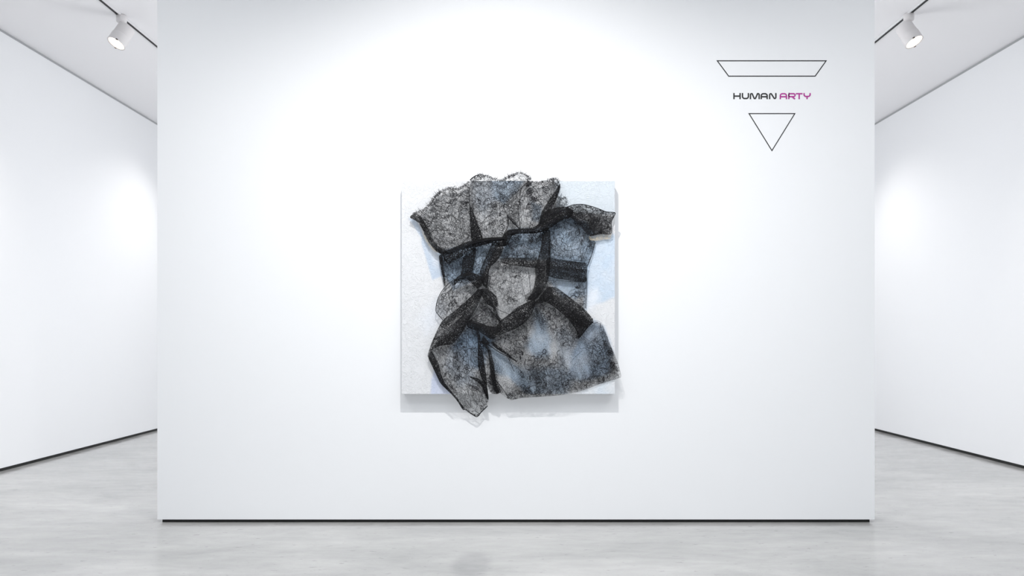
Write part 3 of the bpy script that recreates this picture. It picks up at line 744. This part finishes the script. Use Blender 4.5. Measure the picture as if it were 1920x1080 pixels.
sheet('knotLow', 'lace_fold', Zc('Z6', (780, 540), (820, 450), (870, 520), (930, 570)) + Zc('Z7', (150, 640), (300, 735), (440, 830), (470, 835), (330, 720), (180, 600), (100, 530)) + Zc('Z6', (880, 600), (820, 590)), 0.075, 0.010, 4, ang=35, wamp=0.005, wlen=6, net=0.46, motif=0.6, plies=2, gap=0.008)
sheet('pleat', 'lace_fold', Zc('Z2', (540, 690), (640, 780), (770, 940), (640, 1000), (490, 1040), (540, 880)), 0.055, 0.012, 6, ang=70, wamp=0.006, wlen=6, net=0.40, motif=0.9)
sheet('knot', 'lace_fold', Zc('Z4', (640, 560), (760, 560), (830, 700), (820, 820), (960, 1020), (880, 1090), (700, 1090), (660, 900), (640, 700)), 0.045, 0.02, 8, ang=60, wamp=0.008, wlen=8, net=0.16, motif=0.6)
sheet('knotmid', 'lace_fold', Zc('Z6', (560, 240), (760, 30), (900, 20), (1090, 240), (1060, 420), (900, 480), (800, 600), (700, 380), (570, 330)), 0.030, 0.01, 8, ang=40, wamp=0.006, wlen=8, net=0.10, motif=0.35)
sheet('knotR3', 'lace_panel', Zc('Z5', (400, 900), (560, 760), (800, 740), (840, 900), (620, 1010), (480, 1020)), 0.035, 0.012, 8, ang=40, wamp=0.006, wlen=8, net=0.38, motif=0.7)
# --- the large sheer skirt at the lower right
C1 = [(915, 640), (930, 630), (975, 608), (1000, 580), (1006, 560), (1035, 570), (1062, 595), (1083, 622), (1084, 640), (1068, 652), (1050, 652), (1040, 630), (1024, 612), (1006, 600), (994, 625), (986, 655), (978, 678), (950, 664)]
C2 = [(982, 672), (992, 664), (1006, 668), (1014, 662), (1022, 652), (1028, 664), (1052, 668), (1060, 688), (1072, 696), (1085, 712), (1110, 706), (1122, 700), (1120, 718), (1090, 733), (1050, 742), (960, 748), (950, 740), (966, 722), (990, 722), (974, 702), (970, 690), (988, 700)]
C3 = [(1091, 630), (1105, 641), (1112, 630), (1128, 612), (1142, 640), (1164, 704), (1120, 720), (1098, 716), (1108, 690), (1106, 668)]
sheet('skirt', 'lace_panel', [(906, 640), (923, 634), (951, 621), (975, 610), (996, 588), (1003, 566), (1016, 556), (1030, 566), (1049, 580), (1065, 595), (1081, 616), (1086, 632), (1094, 622), (1104, 610), (1114, 601), (1128, 607), (1136, 624), (1144, 646), (1158, 680), (1165.6, 707), (1152, 712), (1135, 716.5), (1118, 722), (1089, 733), (1048, 741), (1010, 744), (976, 746), (959, 750.5), (950, 746), (936, 736), (925, 716), (922, 693), (915, 656)],
      0.030, 0.040, 26, ang=70, wamp=0.010, wlen=26, net=0.86, motif=1.0, stretch=1.1, motif_polys=[C1, C2, C3], base_motif=0.0, jag=0.8)

# threads ----------------------------------------------------------------
class Threads:
    def __init__(s): s.v = []; s.f = []
    def add(s, pts, r, taper=False):
        """three-sided thread; pts are world points, r in metres"""
        n = len(pts)
        if n < 2: return
        base = len(s.v)
        for i in range(n):
            d = (pts[min(i + 1, n - 1)] - pts[max(i - 1, 0)])
            d = d.normalized() if d.length > 1e-9 else Vector((1, 0, 0))
            a = d.cross(Vector((0, -1, 0)))
            a = a.normalized() if a.length > 1e-4 else Vector((1, 0, 0))
            c = d.cross(a)
            rr = r * (1 - 0.6 * i / (n - 1)) if taper else r
            for k in range(3):
                t_ = 2 * math.pi * k / 3
                s.v.append(tuple(pts[i] + a * (rr * math.cos(t_)) + c * (rr * math.sin(t_))))
        for i in range(n - 1):
            for k in range(3):
                k2 = (k + 1) % 3; q = base + i * 3
                s.f.append((q + k, q + k2, q + 3 + k2, q + 3 + k))
    def build(s, name, parent, mat=None):
        me = bpy.data.meshes.new(name); me.from_pydata(s.v, [], s.f); me.update()
        o = link_mesh(name, me, mat or m_thread, parent); o['kind'] = 'stuff'
        return o
PXM = (D - HC - 0.06) / F        # metres per photograph pixel near the lace

def lay(key, pts, lift=0.0025):
    X = [p[0] for p in pts]; Y = [p[1] for p in pts]
    z = PIECES[key].zf(X, Y)
    return [P(a, c, HC + q + lift) for a, c, q in zip(X, Y, z)]
def smooth_line(pts, step=2.0):
    pts = [np.array(p, float) for p in pts]; out = []
    n = len(pts)
    for i in range(n - 1):
        p0 = pts[max(i - 1, 0)]; p1 = pts[i]; p2 = pts[i + 1]; p3 = pts[min(i + 2, n - 1)]
        k = max(2, int(np.hypot(*(p2 - p1)) / step))
        for j in range(k):
            u = j / k
            out.append(0.5 * ((2 * p1) + (-p0 + p2) * u + (2 * p0 - 5 * p1 + 4 * p2 - p3) * u * u + (-p0 + 3 * p1 - 3 * p2 + p3) * u ** 3))
    out.append(pts[-1]); return [tuple(q) for q in out]

def embroider(key, count, rmin, rmax, seed, polys=None, kinds='flv', rad=0.42):
    """corded outlines of flowers, leaves and vines, worked on the lace"""
    R_ = random.Random(seed); pc = PIECES[key]; bd = pc.bd
    x0, y0 = bd.min(0); x1, y1 = bd.max(0)
    th = Threads(); made = 0; tries = 0
    while made < count and tries < count * 30:
        tries += 1
        cx, cy = R_.uniform(x0, x1), R_.uniform(y0, y1)
        A = np.array([cx]); B = np.array([cy])
        if not inside(bd, A, B)[0]: continue
        if polys and not any(inside(p, A, B)[0] for p in polys): continue
        r = R_.uniform(rmin, rmax); k = R_.choice(kinds); a0 = R_.uniform(0, 6.28); sq = R_.uniform(0.5, 1.0); ra = R_.uniform(0, 3.14)
        loops = []; wgt = R_.choice((0.6, 0.75, 0.9, 1.5))
        if k == 'f':
            npet = R_.choice((4, 5, 6)); n = 34
            loops.append([(r * (0.62 + 0.38 * abs(math.cos(npet * t / 2))) * (1 + 0.12 * math.sin(3 * t + a0)), t) for t in [2 * math.pi * i / n for i in range(n + 1)]])
            if r > 5: loops.append([(r * 0.34, 2 * math.pi * i / 9) for i in range(10)])
            loops = [[(q * math.cos(t + a0), q * math.sin(t + a0) * sq) for q, t in L] for L in loops]
        elif k == 'l':
            n = 14; w = r * R_.uniform(0.28, 0.5)
            up = [(-r + 2 * r * i / n, w * math.sin(math.pi * i / n) ** 0.8 * (1 + 0.25 * math.sin(i * 2.1))) for i in range(n + 1)]
            dn = [(x, -y) for x, y in reversed(up)]
            loops = [up + dn[1:], [(-r * 1.5, R_.uniform(-1, 1)), (-r * 0.5, 0), (r * 0.7, 0)]]
        else:
            L = []; x = y = 0.0; h = a0; st = 1.5
            for i in range(int(r * 3)):
                h += R_.uniform(-0.22, 0.22) + 0.34 * math.sin(i * 0.42 + a0)
                x += math.cos(h) * st; y += math.sin(h) * st; L.append((x, y))
            loops = [L]
        ca_, sa_ = math.cos(ra), math.sin(ra)
        for L in loops:
            pts = [(cx + x * ca_ - y * sa_, cy + x * sa_ + y * ca_) for x, y in L]
            ok = inside(bd, np.array([p[0] for p in pts]), np.array([p[1] for p in pts]))
            run = []
            for p, g in list(zip(pts, ok)) + [(None, False)]:
                if g: run.append(p)
                else:
                    if len(run) > 2: th.add(lay(key, run), rad * wgt * PXM)
                    run = []
        made += 1
    th.build('embroidery', pc.obj)

embroider('fanL', 70, 3.5, 9, 1, kinds='flvv')
embroider('fanM1', 55, 3.5, 9, 2, kinds='ffl')
embroider('fanM2', 36, 3.5, 8, 3, kinds='ffl')
embroider('rightUpper', 34, 3, 8, 4, kinds='llvf')
embroider('midBlue', 32, 4, 9, 5, kinds='ffl')
embroider('round', 46, 2.5, 6, 6, kinds='vvfl', polys=[[(905, 485), (1003, 490), (985, 545), (960, 580), (945, 575), (938, 560), (905, 540)]], rad=0.36)
embroider('balloon', 28, 3, 8, 7, kinds='vlf', rad=0.36)
embroider('sleeve', 60, 3, 8, 8, kinds='lvvf', rad=0.4)
embroider('blueL', 14, 2.5, 6, 9, kinds='lvf')
embroider('midR', 14, 3, 7, 10, kinds='lv', polys=[Zc('Z8', (330, 40), (560, -20), (560, 480), (420, 420), (300, 270), (360, 180))])
embroider('skirt', 170, 2.5, 7, 11, polys=[C1, C2, C3], kinds='flvv', rad=0.42)
embroider('strip', 14, 2, 5, 12, kinds='lv')
embroider('blueStrip', 10, 2, 5, 13, kinds='lv')
embroider('arm', 26, 2.5, 6, 14, kinds='flv')
embroider('innerLens', 14, 2, 5, 15, kinds='lv')

# deep creases and gathered edges traced on the folds
creases = Threads()
def crease(key, pts, r=0.8):
    creases.add(lay(key, smooth_line(pts), 0.002), r * 0.62 * PXM)
crease('fanM1', Zc('Z2', (190, 820), (270, 740), (350, 695), (430, 690), (500, 720)), 0.8)
crease('fanM1', Zc('Z2', (250, 520), (310, 490), (370, 505), (420, 560), (440, 640)), 0.7)
crease('fanM1', Zc('Z2', (250, 640), (260, 600), (300, 560), (380, 560)), 0.5)
crease('fanM1', Zc('Z2', (545, 720), (570, 790), (560, 880), (500, 1000)), 1.3)
crease('fanFold', Zc('Z2', (545, 720), (640, 830), (740, 930)), 1.6)
crease('fanFold', Zc('Z2', (560, 600), (620, 600), (635, 660), (590, 710)), 0.6)
crease('fanM2', Zc('Z2', (720, 560), (715, 700), (740, 920)), 1.0)
crease('fanM2', Zc('Z2', (870, 640), (880, 570), (930, 520), (1000, 515), (1050, 560)), 0.8)
crease('fanM2', Zc('Z2', (870, 260), (960, 350), (1010, 430), (1060, 470)), 0.9)
crease('fanM2', Zc('Z2', (850, 240), (760, 330), (730, 440)), 1.3)
crease('fanL', Zc('Z1', (925, 310), (930, 450), (940, 600), (960, 800)), 1.2)
crease('fanL', Zc('Z1', (520, 560), (600, 540), (700, 560), (760, 620), (780, 760)), 0.7)
crease('fanL', Zc('Z1', (770, 600), (790, 760), (800, 900), (850, 1040)), 0.8)
crease('fanL', Zc('Z1', (380, 810), (470, 810), (540, 850), (620, 960)), 0.6)
crease('fanL', Zc('Z1', (640, 680), (720, 780), (780, 900)), 0.6)
crease('fanL', Zc('Z1', (210, 810), (260, 800), (310, 900), (400, 1040)), 1.2)
crease('round', Zc('Z5', (460, 480), (480, 600), (490, 720), (500, 820)), 0.6)
crease('round', Zc('Z5', (370, 640), (390, 780), (440, 920)), 0.7)
crease('round', Zc('Z7', (150, 60), (230, 100), (350, 150)), 0.9)
crease('skirt', Zc('Z7', (0, 560), (100, 625), (210, 700), (330, 760), (460, 835)), 1.4)
crease('skirt', Zc('Z7', (340, 770), (370, 870), (420, 980)), 0.9)
crease('skirt', Zc('Z8', (420, 890), (480, 820), (560, 720), (640, 640)), 0.9)
crease('skirt', Zc('Y3', (150, 470), (220, 380), (330, 280)), 0.5)
crease('skirt', Zc('Y2', (420, 190), (520, 210), (600, 250)), 0.6)
crease('skirt', Zc('Y2', (400, 350), (430, 250), (420, 380), (500, 420)), 0.9)
crease('skirt', Zc('Y2', (580, 420), (620, 520), (660, 600), (590, 670)), 1.0)
crease('skirt', Zc('Y2', (930, 60), (970, 180), (960, 260)), 0.5)
crease('skirt', Zc('Y3', (330, 80), (430, 150), (480, 180)), 0.6)
crease('skirt', Zc('Y3', (650, 280), (680, 240), (740, 250), (760, 310), (720, 345), (670, 330), (650, 280)), 0.6)
crease('skirt', Zc('Y3', (700, 390), (750, 470), (700, 540), (640, 560)), 0.6)
crease('skirt', Zc('Y2', (0, 560), (100, 690), (190, 830)), 1.2)
crease('sleeve', Zc('Z6', (580, 450), (575, 600), (600, 750), (610, 900)), 0.8)
crease('sleeve', Zc('Z6', (430, 590), (470, 700), (500, 780)), 0.7)
crease('sleeve', Zc('Z6', (210, 610), (210, 700), (330, 770)), 0.6)
crease('sleeve', Zc('Y1', (350, 300), (430, 400), (540, 500)), 0.5)
crease('sleeve', Zc('Y1', (220, 330), (300, 450), (400, 560)), 0.5)
crease('sleeve', Zc('Y1', (600, 350), (640, 430), (760, 500), (830, 600)), 0.5)
crease('strap1', Zc('Z6', (735, 380), (750, 520), (765, 650)), 1.1)
crease('innerTri', Zc('Z6', (880, 50), (760, 150), (640, 230), (590, 300)), 1.3)
crease('innerLens', Zc('Z6', (900, 60), (980, 160), (1050, 240)), 1.3)
crease('balloon', Zc('Z4', (300, 740), (310, 680), (370, 650), (480, 650), (560, 700)), 0.8)
crease('balloon', Zc('Z4', (330, 780), (340, 700), (420, 690)), 0.6)
crease('balloon', Zc('Z4', (130, 900), (170, 820), (260, 740), (330, 650)), 0.6)
crease('balloon', Zc('Z6', (300, 60), (340, 120), (380, 150)), 0.6)
crease('balloon', Zc('Z4', (230, 820), (260, 940), (330, 1060)), 0.5)
crease('knotR', Zc('Z4', (700, 800), (790, 850), (860, 940), (910, 1060)), 1.3)
crease('blueL', Zc('Z4', (330, 440), (370, 500), (400, 470), (450, 350)), 0.6)
crease('crescent', Zc('Z7', (380, 130), (440, 200), (480, 290)), 1.4)
crease('crescent', Zc('Z7', (230, 250), (280, 330), (330, 380)), 1.4)
crease('diagL', Zc('Z6', (600, 260), (520, 400), (430, 510), (350, 600)), 0.7)
crease('waistCord', Zc('Z4', (200, 235), (400, 190), (600, 120), (800, 75), (1060, 55)), 1.6)
crease('waistR', [(952, 434), (970, 431), (990, 431), (1008, 427), (1020, 412), (1036, 400), (1060, 394)], 1.7)
crease('waistR', [(948, 445), (962, 436), (985, 434), (1012, 431), (1030, 418), (1050, 405)], 1.6)
crease('midR', Zc('Z8', (100, 40), (250, 55), (430, 60)), 0.6)
oc = creases.build('gathered_crease', art); oc['label'] = 'black gathered crease lines across the lace folds'

# hems: thin dark cords round the outer borders
hems = Threads()
def hem(key, pts, r=0.55):
    hems.add(lay(key, smooth_line(pts), 0.001), r * PXM)
hem('skirt', [(1114, 601), (1128, 607), (1144, 646), (1158, 680), (1165, 706)], 0.22)
hem('skirt', [(1165, 707), (1135, 716.5), (1118, 722), (1089, 733), (1048, 741), (976, 746), (959, 750)], 0.22)
hem('arm', Zc('Z3', (330, 140), (430, 106), (560, 101), (680, 128), (800, 168), (900, 208), (1025, 220), (1018, 270), (975, 360), (970, 520), (840, 527)), 0.8)
hem('balloon', Zc('Z4', (330, 640), (180, 770), (90, 920), (58, 1070)) + Zc('Z6', (150, 130), (240, 235)), 0.8)
hem('rightUpper', Zc('Z3', (640, 970), (690, 830), (742, 650)), 0.8)
hem('midR', Zc('Z8', (542, 0), (540, 200), (527, 450)), 0.6)
hem('sleeve', Zc('Y1', (880, 780), (800, 860), (730, 938), (650, 898), (570, 833), (525, 838)), 0.8)
hem('fanM1', [(881, 338), (886, 333), (893, 329)], 1.2)
hems.build('hem_cord', art)

# eyelash fringe on the scalloped top edge
fr = Threads(); R_ = random.Random(5)
def lashes(key, edge, dens=0.75, lmin=2.0, lmax=7.5):
    pts = smooth_line(edge, 1.0)
    for i in range(1, len(pts) - 1):
        a = np.array(pts[i - 1]); c = np.array(pts[i + 1]); d = c - a; d = d / (np.hypot(*d) + 1e-9)
        nrm = np.array([d[1], -d[0]])
        for _ in range(2):
            if R_.random() > dens: continue
            L = R_.uniform(lmin, lmax) * (0.35 + 0.85 * math.sin(i * 0.38) ** 2); lean = R_.uniform(-0.55, 0.55)
            p0 = np.array(pts[i]) - nrm * 3; dirv = nrm + d * lean; dirv /= np.hypot(*dirv)
            q = [p0, p0 + dirv * (L + 3) * 0.5, p0 + dirv * (L + 3) + d * R_.uniform(-1.2, 1.2)]
            z = float(PIECES[key].zf([p0[0]], [p0[1]])[0])
            fr.add([P(q[0][0], q[0][1], HC + z), P(q[1][0], q[1][1], HC + z + 0.003), P(q[2][0], q[2][1], HC + z + R_.uniform(0, 0.012))], R_.uniform(0.24, 0.40) * PXM, True)
    # small picot loops under the lashes
    for i in range(0, len(pts) - 4, 4):
        a = np.array(pts[i]); r = R_.uniform(1.6, 3.0)
        lp = [(a[0] + r * math.cos(t), a[1] + 2 + r * math.sin(t)) for t in np.linspace(0, 6.28, 9)]
        fr.add(lay(key, lp, 0.002), 0.36 * PXM)
lashes('fanL', fringe_edge[1:], 0.42, 1.5, 7.0)
lashes('fanM1', mid_edge[2:], 0.42, 1.5, 7.0)
lashes('fanM2', [(1004, 340), (1010, 342), (1017, 339), (1024, 338), (1031, 335), (1038, 334), (1045, 334), (1050, 342)], 0.45, 1.5, 6.5)
lashes('fanR', Zc('Z3', (200, -20), (250, 10), (300, -10), (330, 20), (335, 100)), 0.45, 1.0, 5.5)
of = fr.build('eyelash_fringe', art); of['label'] = 'fine black eyelash fringe along the scalloped top edge'
